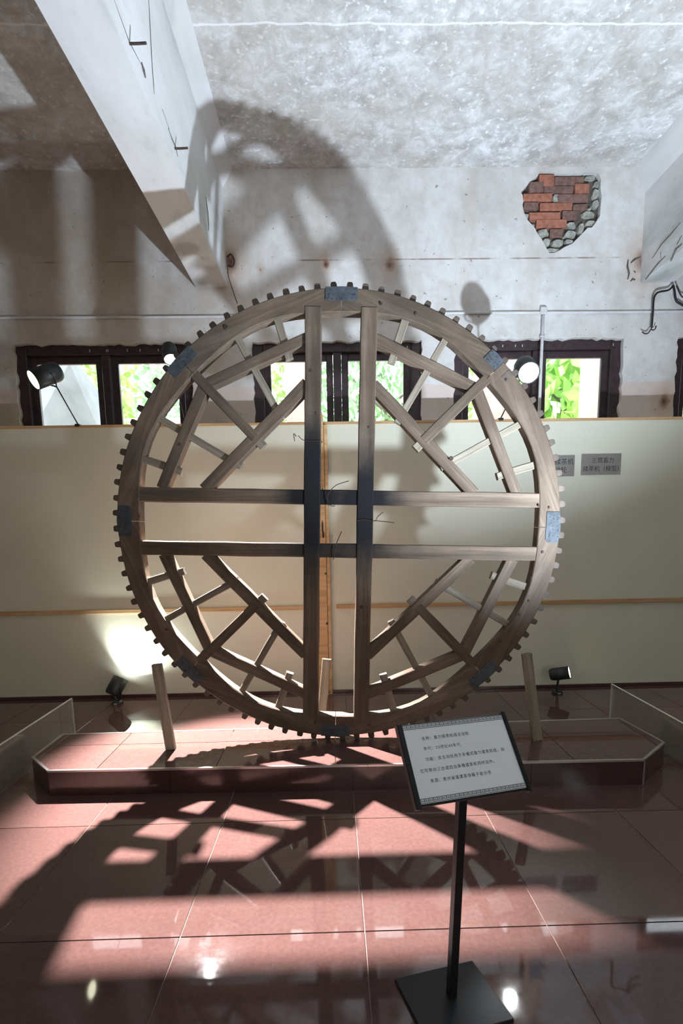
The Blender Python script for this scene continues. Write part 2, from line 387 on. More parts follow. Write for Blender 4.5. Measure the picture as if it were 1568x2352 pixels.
# beams with a small cove where they meet the ceiling
def beam(n, xa, xb, cove_r, cove_l):
    pr = [(xa, BEAM_Z), (xb, BEAM_Z)]
    pr += [(xb, CEIL-0.14), (xb+0.10, CEIL+0.02)] if cove_r else [(xb, CEIL+0.02)]
    pr += [(xa-0.10, CEIL+0.02), (xa, CEIL-0.20)] if cove_l else [(xa, CEIL+0.02)]
    bm = prism([(x, Y1, z) for x, z in pr], (0, PLANE_W-Y1+0.02, 0))
    return tag(wobj(n, bm, MAT['beam'], origin=((xa+xb)/2, 0, BEAM_Z)), kind='structure')
bl = beam('trim_1', -1.118, -0.850, True, False); br = beam('trim_2', 2.712, 3.000, False, True)
bl['label'] = 'white limewashed concrete ceiling beam at upper left'; br['label'] = 'white limewashed concrete ceiling beam at right edge'

def crack(par, axis, val, pts, rr_=.004):
    bm = bmesh.new(); tube(bm, [at(x, y, axis, val) for x, y in pts], [rr_*(.5 if i in (0, len(pts)-1) else 1) for i in range(len(pts))], 5)
    wobj('crack', bm, MAT['hole'], par)
for pts, q in (([(340,-20),(344,60),(348,140),(352,195),(354,216)], .003), ([(472,452),(476,485),(478,515),(479,530)], .006), ([(386,294),(394,318),(403,338),(408,360)], .004), ([(324,143),(328,160),(333,178)], .011), ([(262,0),(296,95),(325,150)], .0025), ([(388,296),(372,250)], .003)):
    crack(bl, 0, -0.850, pts, q)
for pts, q in (([(1562,512),(1541,537),(1520,560),(1497,594)], .005), ([(1482,642),(1498,622),(1512,604),(1528,588)], .006), ([(1517,578),(1517,594)], .004), ([(1540,600),(1552,572),(1566,560)], .008), ([(1554,562),(1566,540)], .007)):
    crack(br, 0, 2.712, pts, q)
for pts, q in (([(1442,596),(1440,612),(1444,628),(1441,642)], .010), ([(1448,604),(1456,596),(1470,590)], .009), ([(1447,646),(1452,641),(1458,643)], .010), ([(1455,622),(1459,626)], .010)):
    crack(wall, 1, PLANE_W, pts, q)

# iron staples and rust hole in the left beam's side
def wire(name, pts, r, mat, parent=None, n=6, res=6):
    bm = bmesh.new(); tube(bm, smooth_path(pts, res), r, n); return wobj(name, bm, MAT[mat], parent, True)
XS = -0.850
for a, b in (((297, 100), (330, 101)), ((401, 341), (427, 341))):
    p = at(*a, 0, XS); q = at(*b, 2, p.z)
    s = wire('iron_peg', [(XS-0.02, p.y, p.z), (XS+0.03, p.y, p.z), (XS+0.075, p.y, p.z+0.002)], 0.006, 'iron')
    tag(s, 'upper rusty iron peg sticking out of the left ceiling beam' if a[1] < 200 else 'lower rusty iron peg on the left beam, below a crack', 'peg', 'iron pegs in the left beam')

# timber-framed windows
def window(k, a, b):
    root = empty('window_%d' % k, ((a+b)/2, PLANE_W, WBOT), kind='structure')
    y0, y1 = PLANE_W+0.046, PLANE_W+0.13; mid = (a+b)/2+0.0
    A, B = a-0.03, b+0.03; T = WTOP+0.03; Bz = WBOT-0.03; fw = 0.085
    wobj('frame_jamb', box((A, y0, Bz), (a+fw, y1, T), 0.006), MAT['darkwood'], root)
    wobj('frame_jamb', box((b-fw, y0, Bz), (B, y1, T), 0.006), MAT['darkwood'], root)
    wobj('frame_head', box((a+fw, y0, WTOP-fw+0.01), (b-fw, y1, T), 0.006), MAT['darkwood'], root)
    wobj('frame_sill', box((a+fw, y0, Bz), (b-fw, y1, WBOT+0.06), 0.006), MAT['darkwood'], root)
    wobj('mullion', box((mid-0.036, y0+0.004, WBOT+0.06), (mid+0.036, y1, WTOP-fw+0.01), 0.006), MAT['darkwood'], root)
    for s, (l, r) in enumerate(((a+fw, mid-0.036), (mid+0.036, b-fw))):
        f = 0.062; zb, zt = WBOT+0.06, WTOP-fw+0.01; yy0, yy1 = y0+0.035, y0+0.07
        bm = bmesh.new()
        bbox(bm, (l+.002, yy0, zb), (l+f, yy1, zt), .004); bbox(bm, (r-f, yy0, zb), (r-.002, yy1, zt), .004)
        bbox(bm, (l+f, yy0, zt-f), (r-f, yy1, zt), .004); bbox(bm, (l+f, yy0, zb), (r-f, yy1, zb+f), .004)
        sash = wobj('sash', bm, MAT['darkwood'], root)
        wobj('pane', box((l+f-.005, yy0+.015, zb+f-.005), (r-f+.005, yy0+.019, zt-f+.005)), MAT['glass'], sash)
    # paint chips and nail heads
    bm = bmesh.new()
    for q in range(6): x = RND.uniform(a+.05, b-.05); bbox(bm, (x, y0-.002, WTOP-.05), (x+.006, y0+.001, WTOP-.03))
    wobj('plaster_fleck', bm, MAT['conduit'], root)['kind'] = 'stuff'
for k, (a, b) in enumerate(WIN): window(k+1, a, b)

# ------------------------------------------------------------------ cream partition in front of the wall
PT = 2.262
pa = empty('partition', (0, PLANE_P, 0), 'long cream board partition standing below the windows behind the wheel', 'partition')
for xa, xb in ((X0, -0.03), (-0.026, X1)):
    wobj('board', box((xa, PLANE_P, 0.0), (xb, PLANE_P+0.04, PT-0.022)), MAT['cream'], pa)
wobj('top_rail', box((X0, PLANE_P-0.006, PT-0.022), (X1, PLANE_P+0.05, PT), 0.002), MAT['pine'], pa)['label'] = 'thin brown wooden rail along the top'
for xa, xb, zz in ((X0, -0.135, 0.735), (0.026, X1, 0.738)):
    bm = box((xa, PLANE_P-0.022, zz), (xb, PLANE_P, zz+0.034), 0.003); wobj('batten', bm, MAT['pine'], pa)
bp = tag(wobj('baseboard_back', box((X0, PLANE_P-0.012, 0), (X1, PLANE_P, 0.028), 0.003), MAT['fascia']), kind='structure')
ps = empty('timber_post', (-0.05, PLANE_P-0.03, 0), 'pale knotty pine post against the partition behind the left upright spoke', 'post')
wobj('board', prism([(-0.150, PLANE_P-0.055, 0), (-0.021-0.03, PLANE_P-0.055, 0), (-0.021-0.03, PLANE_P-0.055, 2.30), (-0.075, PLANE_P-0.055, 2.36), (-0.075, PLANE_P-0.055, 2.48), (-0.100, PLANE_P-0.055, 2.48), (-0.100, PLANE_P-0.055, 2.36), (-0.150, PLANE_P-0.055, 2.36)], (0, 0.05, 0)), MAT['pine'], ps)
wobj('side_strip', box((-0.049, PLANE_P-0.045, 0), (-0.020, PLANE_P-0.005, PT-0.03), 0.003), MAT['pine'], ps)
bm = bmesh.new()
for p, rx, rz in (((-0.068, 1.71), .006, .030), ((-0.066, 1.70), .010, .012), ((-0.075, 1.42), .008, .055), ((-0.070, 1.36), .009, .03), ((-0.058, 1.04), .008, .010), ((-0.055, 0.62), .010, .012), ((-0.12, .9), .009, .012)):
    bmesh.ops.create_cone(bm, cap_ends=True, segments=12, radius1=1, radius2=0.9, depth=0.002, matrix=Matrix.Translation((p[0], PLANE_P-0.056, p[1])) @ Matrix.Diagonal((rx, 1, rz, 1)) @ Matrix.Rotation(math.pi/2, 4, 'X'))
wobj('knot', bm, MAT['iron'], ps)['kind'] = 'stuff'

# text
def text_mesh(s, size, align='LEFT', extrude=0.0006, spacing=1.0):
    cu = bpy.data.curves.new('t', 'FONT'); cu.body = s; cu.size = size; cu.extrude = extrude; cu.align_x = align; cu.resolution_u = 3; cu.space_character = spacing
    o = bpy.data.objects.new('t', cu); COL.objects.link(o); bpy.context.view_layer.update()
    me = bpy.data.meshes.new_from_object(o.evaluated_get(bpy.context.evaluated_depsgraph_get())); bpy.data.objects.remove(o); me.materials.clear(); return me
# two steel name plaques
FACE = Matrix(((1, 0, 0, 0), (0, 0, -1, 0), (0, 1, 0, 0), (0, 0, 0, 1)))   # text x->X, y->Z, facing -Y
for (xa, xb, za, zb, lines, lab) in ((1.70, 2.003, 1.800, 1.967, ('畜力揉茶机', '主动轮'), 'small steel plaque half hidden behind the right rim of the wheel'),
                                    (2.060, 2.388, 1.808, 1.975, ('三筒畜力', '揉茶机（模型）'), 'small shiny steel plaque, the rightmost one on the partition')):
    pl = empty('name_plaque', ((xa+xb)/2, PLANE_P, za), lab, 'plaque', 'steel name plaques on the partition')
    wobj('plate', box((xa, PLANE_P-0.010, za), (xb, PLANE_P-0.001, zb), 0.002), MAT['inox'], pl)
    for q, s in enumerate(lines):
        me = text_mesh(s, 0.052 if xa < 2 else 0.047, 'CENTER'); me.materials.append(MAT['ink'])
        o = link('lettering', me, None, pl, Matrix.Translation((0.012, -0.0105, 0.098-q*0.066)) @ FACE)
    for x in (xa+.012, xb-.012):
        for z in (za+.014, zb-.014):
            bm = bmesh.new(); bmesh.ops.create_cone(bm, cap_ends=True, segments=10, radius1=.006, radius2=.004, depth=.004, matrix=Matrix.Translation((x, PLANE_P-.012, z)) @ Matrix.Rotation(math.pi/2, 4, 'X'))
            wobj('screw', bm, MAT['trim'], pl)

# ------------------------------------------------------------------ plinth
HP = 0.1425
PP = [(-1.551, 2.565), (1.656, 2.516), (1.905, 2.723), (1.862, 3.10), (-1.735, 3.062), (-1.735, 2.736)]
pl = empty('plinth', (0, 2.8, 0), 'low platform of polished red brown tiles with clipped corners under the wheel', 'plinth')
def inset(P, d):
    n = len(P); out = []
    for i in range(n):
        a, b, c = Vector(P[i-1]), Vector(P[i]), Vector(P[(i+1) % n]); u = (b-a).normalized(); v = (c-b).normalized()
        n1 = Vector((-u.y, u.x)); n2 = Vector((-v.y, v.x)); m = (n1+n2).normalized(); out.append(b+m*d/max(.3, m.dot(n1)))
    return [tuple(p) for p in out]
core = inset(PP, 0.012)
wobj('core', prism([(x, y, 0) for x, y in core], (0, 0, HP-0.010)), MAT['grout'], pl)
topP = inset(PP, 0.010)
for i in range(-3, 5):
    for (ya, yb) in ((2.2, 2.885), (2.885, 3.3)):
        xa = -0.65+(i)*TW; poly = list(topP)
        for a, b, c in ((1, 0, xa+TW-gap), (-1, 0, -xa-gap), (0, 1, yb-gap), (0, -1, -ya-gap)):
            poly = clip(poly, a, b, c)
            if len(poly) < 3: break
        if len(poly) >= 3: wobj('tile', prism([(x, y, HP-0.0095) for x, y in poly], (0, 0, 0.0095)), MAT['tile'], pl)
for k in range(6):
    a, b = Vector((*PP[k], 0)), Vector((*PP[(k+1) % 6], 0)); d = (b-a).normalized(); nrm = Vector((d.y, -d.x, 0)); L = (b-a).length
    cuts = [0, 0.652, 1.30, 1.95, 2.60, L] if k == 0 else ([0, L] if L < 1 else [0, .65, 1.3, 1.95, 2.6, 3.25, L])
    for s, e in zip(cuts, cuts[1:]):
        p, q = a+d*(s+0.001), a+d*(e-0.001)
        wobj('fascia_tile', prism([p, q, q-nrm*0.010, p-nrm*0.010], (0, 0, HP-0.009)), MAT['fascia'], pl)
    tc = [0, 1.72, 2.36, L] if k == 0 else [0, L]
    for s, e in zip(tc, tc[1:]):
        p, q = a+d*(s+0.001)+nrm*0.003, a+d*(e-0.001)+nrm*0.003
        wobj('edge_strip', prism([p+Vector((0, 0, HP-0.0085)), q+Vector((0, 0, HP-0.0085)), q-nrm*0.014+Vector((0, 0, HP-0.0085)), p-nrm*0.014+Vector((0, 0, HP-0.0085))], (0, 0, 0.0105)), MAT['trim'], pl)
p = Vector((*PP[1], 0)); wobj('corner_strip', box((p.x-.004, p.y-.005, 0), (p.x+.004, p.y+.003, HP-.009)), MAT['trim'], pl)

# low acrylic guards beside the plinth
for side, x, segs in (('left', -1.850, [(3.416, 3.262), (3.258, 1.60)]), ('right', 2.000, [(3.452, 3.04), (3.036, 1.60)])):
    g = empty('acrylic_guard', (x, segs[-1][1], 0), 'low clear acrylic guard on edge on the floor %s of the plinth' % side, 'guard', 'clear guards flanking the plinth')
    for ya, yb in segs:
        wobj('panel', box((x-.005, yb, 0), (x+.005, ya, 0.256)), MAT['guard'], g)
        wobj('edge', box((x-.0055, yb, 0.256), (x+.0055, ya, 0.260)), MAT['edge'], g)
    wobj('edge', box((x-.0055, segs[0][0], 0), (x+.0055, segs[0][0]+.004, 0.260)), MAT['edge'], g)

# ------------------------------------------------------------------ the cog wheel
CX, CY, CZ, LEAN, WYAW, RIN = 0.0378, 2.8497, 1.4266, 0.0069, -0.0252, 0.0327
ex = Vector((math.cos(WYAW), math.sin(WYAW), 0)); nn = Vector((-math.sin(WYAW), math.cos(WYAW), 0))
ev = Vector((0, 0, 1))*math.cos(LEAN)+nn*math.sin(LEAN)
U = ex*math.cos(RIN)-ev*math.sin(RIN); V = ex*math.sin(RIN)+ev*math.cos(RIN); Wd = V.cross(U)*-1; Wd = U.cross(V)*-1
RT = 1.283
CZ += 0.003
base = Vector((CX, CY, CZ))-V*RT
WM = Matrix((U, Wd, V)).transposed().to_4x4(); WM.translation = base
wheel = empty('cog_wheel', None, 'giant weathered wooden cog wheel with crossed spokes standing upright on the plinth', 'wheel', mat=WM)
def wp(u, v, d=0.0): return base+U*u+V*(v+RT)+Wd*d
SP = 0.15
MAT['old'] = wood('weathered_wheel_timber', (0.092, 0.064, 0.044), (0.155, 0.113, 0.080), (0.245, 0.188, 0.140), 0.45,
                  [(wp(SP, 0.09), (1.2, 1, 0.72)), (wp(-SP, 0.10), (1.25, 1, 0.62)), (wp(-SP, 0.28), (1.9, 1, 0.9))])
MAT['grey'] = wood('pale_grey_strut_timber', (0.16, 0.135, 0.10), (0.26, 0.22, 0.165), (0.38, 0.33, 0.26), 0.25)
MAT['tooth'] = wood('dark_tooth_timber', (0.085, 0.065, 0.05), (0.16, 0.125, 0.10), (0.27, 0.22, 0.18), 0.55)
TH = 0.078
def wpart(name, me, mat, u, v, d, ang, smooth=False, parent=None):
    """part of the wheel: local X turned by ang in the wheel's plane"""
    Mx = Matrix.Translation((u, d, v+RT)) @ Matrix.Rotation(-ang, 4, 'Y')
    return link(name, me, mat, parent or wheel, Mx, smooth)
def bar_mesh(L, w, t, bev=0.004, wob=0.0015, seed=0):
    rr = random.Random(seed); bm = bmesh.new(); n = max(2, int(L/0.16)); rings = []
    for i in range(n+1):
        x = -L/2+L*i/n; a, b = rr.uniform(-wob, wob), rr.uniform(-wob, wob); c = bev
        P = [(-w/2+a, -t/2+c), (-w/2+a+c, -t/2), (w/2+b-c, -t/2), (w/2+b, -t/2+c), (w/2+b, t/2-c), (w/2+b-c, t/2), (-w/2+a+c, t/2), (-w/2+a, t/2-c)]
        rings.append([bm.verts.new((x, y, z)) for z, y in P])
    for r0, r1 in zip(rings, rings[1:]):
        for k in range(8): bm.faces.new((r0[k], r0[(k+1) % 8], r1[(k+1) % 8], r1[k]))
    bm.faces.new(rings[0]); bm.faces.new(rings[-1][::-1]); return mesh(bm, 'bar')
SEED = [0]
def bar(name, p, q, w, t, mat, d=None):
    SEED[0] += 1; p, q = Vector(p), Vector(q); L = (q-p).length; m = (p+q)/2
    return wpart(name, bar_mesh(L, w, t, 0.004, 0.0018, SEED[0]), MAT[mat], m.x, m.y, TH/2 if d is None else d, math.atan2(q.y-p.y, q.x-p.x))
# rim: eight felloes, inner edge slightly flattened at the four spoke ends
def felloe(k):
    bm = bmesh.new(); a0 = math.radians(45*k); n = 14; st = []
    g = 0.0016
    for i in range(n+1):
        a = -math.pi/8*1+(math.pi/4)*i/n
        ad = a0+math.pi/8+a
        ro = 1.249+0.0015*math.sin(7*ad+k); ri = 1.138-0.012*math.cos(2*math.pi*i/n)*1.0+0.003*math.sin(5*ad)
        sh = g/1.2*(1 if i == 0 else (-1 if i == n else 0)); st.append((a+sh, ri, ro))
    rings = []
    for a, ri, ro in st:
        rm = 1.19
        def P(r, y): return (r*math.sin(-a)*-1, y, r*math.cos(a)-rm)
        c = 0.005
        rings.append([bm.verts.new(v) for v in (P(ri, c), P(ri+c, 0), P(ro-c, 0), P(ro, c), P(ro, TH-c), P(ro-c, TH), P(ri+c, TH), P(ri, TH-c))])
    for r0, r1 in zip(rings, rings[1:]):
        for q in range(8): bm.faces.new((r0[q], r0[(q+1) % 8], r1[(q+1) % 8], r1[q]))
    bm.faces.new(rings[0]); bm.faces.new(rings[-1][::-1])
    ang = a0+math.pi/8
    me = mesh(bm, 'felloe'); 
    Mx = Matrix.Translation((0, 0, RT)) @ Matrix.Rotation(ang, 4, 'Y') @ Matrix.Translation((0, 0, 1.19))
    return link('felloe', me, MAT['old'], wheel, Mx)
for k in range(8): felloe(k)
# 92 teeth: two shared meshes
def tooth_mesh(seed):
    rr = random.Random(seed); bm = bmesh.new(); b, t, h = 0.0205, 0.0150, 0.044; y0, y1 = -0.027, 0.027
    P = [(-b, -0.035), (b, -0.035), (b, 0.0), (t+.001, h-.007), (t-.005, h), (-t+.005, h), (-t-.001, h-.007), (-b, 0.0)]
    A = [bm.verts.new((x+rr.uniform(-.0015, .0015), y0 if z < h-.01 else y0+.004, z)) for x, z in P]
    B = [bm.verts.new((x+rr.uniform(-.0015, .0015), y1 if z < h-.01 else y1-.004, z)) for x, z in P]
    bm.faces.new(A); bm.faces.new(B[::-1])
    for i in range(8): bm.faces.new((A[i], A[(i+1) % 8], B[(i+1) % 8], B[i]))
    return mesh(bm, 'tooth')
TM = [tooth_mesh(s) for s in range(5)]
for m_ in TM: m_.materials.append(MAT['tooth'])
for k in range(92):
    a = 2*math.pi*(k+0.5)/92+RND.uniform(-.002, .002)
    rad = 1.2425+RND.uniform(-.003, .001)
    Mx = Matrix.Translation((0, TH/2+0.002, RT)) @ Matrix.Rotation(a, 4, 'Y') @ Matrix.Translation((0, 0, rad-0.002)) @ Matrix.Rotation(RND.uniform(-.06, .06), 4, 'Y')
    o = bpy.data.objects.new('tooth', TM[k % 5]); COL.objects.link(o); o.parent = wheel; o.matrix_basis = Mx
# spokes
for s in (-1, 1):
    bar('horizontal_spoke', (-1.135, s*SP), (1.135, s*SP), 0.080, TH-0.006, 'old', TH/2+0.001)
for s in (-1, 1):
    bar('vertical_spoke', (s*SP, -1.150), (s*SP, 1.150), 0.090, TH+0.004, 'old', TH/2-0.001)
S2 = 0.1465
for qx in (-1, 1):
    for qy in (-1, 1):
        bar('inner_brace', (qx*0.180, qy*0.760), (qx*0.758, qy*0.182), 0.066, TH-0.008, 'old', TH/2+0.002)
        bar('outer_brace', (qx*0.185, qy*0.997), (qx*0.735, qy*0.750), 0.062, TH-0.012, 'old', TH/2+0.003)
        bar('outer_brace', (qx*0.750, qy*0.735), (qx*0.997, qy*0.185), 0.062, TH-0.012, 'old', TH/2+0.003)
        def rad(a, r): return (qx*r*math.sin(math.radians(a)), qy*r*math.cos(math.radians(a)))
        bar('diagonal_strut', rad(45, 1.15), rad(45, 0.66), 0.056, TH-0.006, 'old', TH/2)
        bar('strut_tenon', rad(45, 0.68), rad(45, 0.598), 0.050, 0.042, 'grey', TH/2)
        for a in (29.5, 60.5): bar('long_strut', rad(a, 1.155), rad(a, 0.640+RND.uniform(-.01, .02)), 0.040, 0.040, 'grey', TH/2+RND.uniform(-.004, .006))
        for a in (17.5, 72.5): bar('short_strut', rad(a, 1.155), rad(a, 0.925+RND.uniform(-.01, .01)), 0.043, 0.040, 'grey', TH/2+RND.uniform(-.004, .006))
# galvanised plates over the rim joints
for k in range(8):
    a = math.radians(45*k)
    hw = 0.086 if k % 2 == 0 else 0.088; y = -0.0035
    if k == 1: hw = 0.045
    P = [(-hw, 1.183), (-hw, 1.249), (0, 1.253), (hw, 1.249), (hw, 1.183)]
    if k == 3: P = [(-hw*1.0, 1.180), (-hw*1.05, 1.215), (-hw*.95, 1.250), (0, 1.253), (hw*1.1, 1.246), (hw*1.1, 1.195), (hw*.9, 1.180)]
    if k == 6 or k == 2: P = [(-hw, 1.170), (-hw, 1.243), (0, 1.252), (hw, 1.243), (hw, 1.185), (hw*.8, 1.170)]
    off = -0.045 if k == 1 else 0.0
    bm = prism([(x+off, 0, z) for x, z in P], (0, 0.0035, 0))
    Mx = Matrix.Translation((0, y, RT)) @ Matrix.Rotation(a, 4, 'Y')
    pm = link('joint_plate', mesh(bm, 'joint_plate'), MAT['steel'], wheel, Mx)
    bm = bmesh.new()
    for q in range(22):
        x = RND.uniform(-hw*.92, hw*.92)+off; z = RND.choice([1.19, 1.21, 1.235])+RND.uniform(-.004, .006)
        bmesh.ops.create_cone(bm, cap_ends=True, segments=6, radius1=0.0028, radius2=0.0018, depth=0.002, matrix=Matrix.Translation((x, -0.001, z)) @ Matrix.Rotation(math.pi/2, 4, 'X'))
    nl = link('nail', mesh(bm, 'nail'), MAT['iron'], pm); nl['kind'] = 'stuff'
Pb = [(0.050, 1.186), (0.088, 1.186), (0.088, 1.2455), (0.050, 1.2475)]
link('worn_patch', mesh(prism([(x, 0, z) for x, z in Pb], (0, 0.002, 0)), 'worn_patch'), MAT['tooth'], wheel, Matrix.Translation((0, -0.0015, RT)) @ Matrix.Rotation(math.pi/4, 4, 'Y'))
# bare plate bed below the upper right plate, bolts in the spokes, wires round the hub
for u, v, r in ((SP+.01, 0.53, .008), (SP-.01, -0.47, .011), (-SP+.02, 0.60, .008), (0.40, 1.12, .009), (0.09+.12, 1.17, .009), (-0.62, 1.04, .013), (0.62, 0.37, .013), (-0.12, -1.17, .010), (0.20, -1.18, .010), (0.9, 0.79, .007), (1.16, -.14, .009), (1.18, .11, .007), (1.12, .12, .007), (1.05, -.5, .008), (1.1, -.42, .008), (0.95, -.66, .008), (-0.99, -.62, .008)):
    bm = bmesh.new(); bmesh.ops.create_cone(bm, cap_ends=True, segments=10, radius1=r, radius2=r*.8, depth=0.004, matrix=Matrix.Rotation(math.pi/2, 4, 'X'))
    link('peg_head', mesh(bm, 'peg_head'), MAT['iron'], wheel, Matrix.Translation((u, -0.003, v+RT)))
def wwire(pts, r=0.0022):
    bm = bmesh.new(); tube(bm, smooth_path([(u, d, v+RT) for u, v, d in pts], 5), r, 5); link('wire', mesh(bm, 'wire'), MAT['iron'], wheel, Matrix(), True)
wwire([(-0.235, 0.47, -.03), (-0.25, 0.485, -.03), (-0.245, 0.445, -.03)]); wwire([(-0.225, 0.475, -.03), (-0.195, 0.455, -.006), (-0.105, 0.452, -.006), (-.10, .45, .03)])
wwire([(-0.055, 0.10, -.008), (-0.065, 0.15, -.008), (-0.045, 0.185, -.02), (-0.01, 0.215, -.03), (0.055, 0.235, -.05)]); wwire([(-0.065, 0.15, -.006), (-.06, .12, -.006), (-0.04, 0.10, -.02), (-0.02, 0.10, -.03)])
wwire([(SP-.05, 0.02, -.004), (SP, 0.028, -.008), (SP+.055, 0.02, -.012), (SP+.07, 0.045, -.02), (SP+.10, 0.07, -.03)]); wwire([(SP+.05, 0.022, -.01), (SP+.11, 0.018, -.02), (SP+.165, 0.012, -.02)])
wwire([(-0.025, -0.20, -.004), (-0.018, -.15, -.01), (-0.005, -.10, -.012), (0.02, -0.04, -.03)], .0026)

# timber props that wedge the wheel
def prop(name, foot, top, w, t, lab, off=0):
    foot, top = Vector(foot), Vector(top); d = (top-foot); L = d.length; z = d.normalized(); y = Vector((0, 1, 0)); x = y.cross(z).normalized(); y = z.cross(x)
    me = bar_mesh(L, w, t, 0.003, 0.001, 90+off)
    Mx = Matrix((z, y, z.cross(y))).transposed().to_4x4(); Mx.translation = (foot+top)/2
    o = link(name, me, MAT['grey'], None, Mx); return tag(o, lab, 'prop', 'timber props wedging the wheel')
prop('timber_prop', (-0.967, 2.80, HP+.002), (-1.015, 2.80, 0.655), 0.056, 0.030, 'square timber stake leaning against the left side of the rim', 1)
prop('timber_prop', (1.190, 2.800, HP+.002), (1.118, 2.815, 0.665), 0.056, 0.030, 'square timber stake leaning at the lower right of the rim', 2)
prop('timber_prop', (-0.098, 3.01, HP+.002), (-0.048, 3.04, 0.60), 0.055, 0.030, 'short stake behind the wheel at the foot of the left upright spoke', 3)

# ------------------------------------------------------------------ lamps
def lamp(name, head, aim, foot, label, group, lens, floor=False, power=0, cone=70, col=(1, 1, 1), tgt=None, rod_to=None, length=0.155, r=0.052, deep=0.0):
    head, aim = Vector(head), Vector(aim); d = (aim-head).normalized()
    root = empty(name, foot, label, 'spotlight', group)
    q = d.to_track_quat('Z', 'Y').to_matrix().to_4x4(); q.translation = head
    bm = lathe([(0, -length/2), (r*.80, -length/2), (r*.92, -length/2+.012), (r, -length/2+.03), (r, length/2), (r*.93, length/2), (r*.93, length/2-.014-deep), (0, length/2-.015-deep)], 28, q)
    wobj('housing', bm, MAT['lampblack'], root, True)
    q2 = q.copy(); q2.translation = head+d*(length/2-.010-deep)
    wobj('lens', lathe([(0, 0), (r*.9, 0), (r*.9, .006), (0, .008)], 28, q2), MAT[lens], root)
    side = d.cross(Vector((0, 0, 1))).normalized()
    if floor:
        bz = Vector(foot)
        wobj('base', lathe([(0, 0), (.042, 0), (.044, .006), (.042, .020), (.030, .024), (0, .024)], 24, Matrix.Translation(bz)), MAT['lampblack'], root, True)
        low = bz+Vector((0, 0, .024)); bm = bmesh.new()
        for s in (-1, 1): tube(bm, smooth_path([low, low+side*s*.03+Vector((0, 0, .012)), low+side*s*(r+.006)+Vector((0, 0, .05)), head+side*s*(r+.004)], 4), .006, 8)
        wobj('bracket', bm, MAT['lampblack'], root, True)
        wobj('maker_tag', box(bz+Vector((-.012, -.0450, .006)), bz+Vector((.012, -.0430, .014))), MAT['conduit'], root)
    else:
        j = head-d*0.02+(Vector(foot)-head).normalized()*0.10; bm = bmesh.new()
        for s in (-1, 1): tube(bm, smooth_path([j, j+side*s*.02-(j-head)*.15, j+side*s*(r+.004)-(j-head)*.45, head-d*.01+side*s*(r+.003)], 4), .0055, 8)
        wobj('bracket', bm, MAT['lampblack'], root, True)
        bm = bmesh.new(); tube(bm, [Vector(foot), j], .0052, 8); wobj('rod', bm, MAT['lampblack'], root, True)
        wobj('clamp', box(Vector(foot)+Vector((-.02, -.03, -.012)), Vector(foot)+Vector((.02, .03, .010)), .003), MAT['lampblack'], root)
    if power:
        lp = head+d*(length/2+.012); s = spot('lamp_light', lp, tgt or aim, power, cone, 0.6, col, 0.03); 
        s.parent = root; s.matrix_parent_inverse = Matrix.Translation(-Vector(foot))
    return root
YEL = (1.0, 0.97, 0.82)
GA = 'spotlights on rods above the partition'; GF = 'black spotlights on the floor behind the plinth'
A_ = at(106, 862, 1, 3.95); lamp('rod_spotlight', A_, A_+Vector((-.60, -.60, -.48)), (-2.013, PLANE_P+.02, PT), 'lit black spotlight on a thin rod before the leftmost window', GA, 'lens', power=70, cone=75, col=YEL, r=.072, length=.21)
L_ = at(394, 830, 1, 3.99); dC = (Vector((-0.45, 2.55, 0))-L_).normalized(); C_ = L_-dC*.085
lamp('rod_spotlight', C_, L_, (-1.159, PLANE_P+.02, PT), 'black spotlight hidden behind the upper left teeth of the wheel', GA, 'lensw', power=5800, cone=48, col=(1.0, .93, .92), length=.14, r=.055, tgt=(-0.45, 2.55, 0.0))
B_ = at(1208, 848, 1, 3.72); lamp('rod_spotlight', B_, B_+Vector((-.12, -.86, -.52)), (1.388, PLANE_P+.02, PT), 'glaring white spotlight behind the upper right of the rim', GA, 'lensb', power=45, cone=60, col=(.93, .97, 1.0), r=.075, length=.20)
D_ = Vector((-1.800, 4.020, 0.150)); lamp('floor_spotlight', D_, D_+Vector((.30, .35, .62)), (-1.806, 4.03, 0), 'black floor spotlight at left, aimed up at the partition', GF, 'lensw', True, 42, 125, (.93, 1.0, .95), length=.15, r=.062)
E_ = Vector((1.872, 4.00, 0.178)); lamp('floor_spotlight', E_, E_+Vector((.72, -.42, .22)), (1.871, 4.03, 0), 'lit black floor spotlight at right, turned sideways', GF, 'lens', True, 16, 80, YEL)
F_ = Vector(FRONT)-Vector((-.1, .2, .25)).normalized()*.1
lamp('floor_spotlight', Vector(FRONT)+Vector((.11, -.14, -.09)), FRONT, (1.82, 1.42, 0), 'black floor spotlight outside the right edge, aimed at the ceiling', GF, 'lensw', True)

# ------------------------------------------------------------------ conduit, cables and hooks on the wall
cp = empty('conduit', (1.86, PLANE_W, 3.24), 'white conduit running along the wall above the windows with a drop pipe', 'pipe')
bm = bmesh.new(); tube(bm, [(x, PLANE_W-.012, 3.232+.004*math.sin(x*1.7)) for x in [X0+i*.4 for i in range(29)]], .011, 8); wobj('run', bm, MAT['conduit'], cp, True)
bm = bmesh.new(); tube(bm, [(1.870, PLANE_W-.013, 3.26), (1.868, PLANE_W-.013, 2.9), (1.862, PLANE_W-.013, 2.0)], .014, 8); wobj('drop_pipe', bm, MAT['conduit'], cp, True)
wobj('junction_box', box((1.84, PLANE_W-.035, 3.215), (1.90, PLANE_W, 3.275), .008), MAT['conduit'], cp)
wobj('clip', box((1.845, PLANE_W-.030, 3.028), (1.893, PLANE_W-.002, 3.040), .002), MAT['conduit'], cp)
HY = PLANE_W-.05
def pw(x, y, yy=HY): return at(x, y, 1, yy)
hc = empty('hanging_cable', pw(1545, 655), 'black cable bending from the right beam down to a double hook', 'cable')
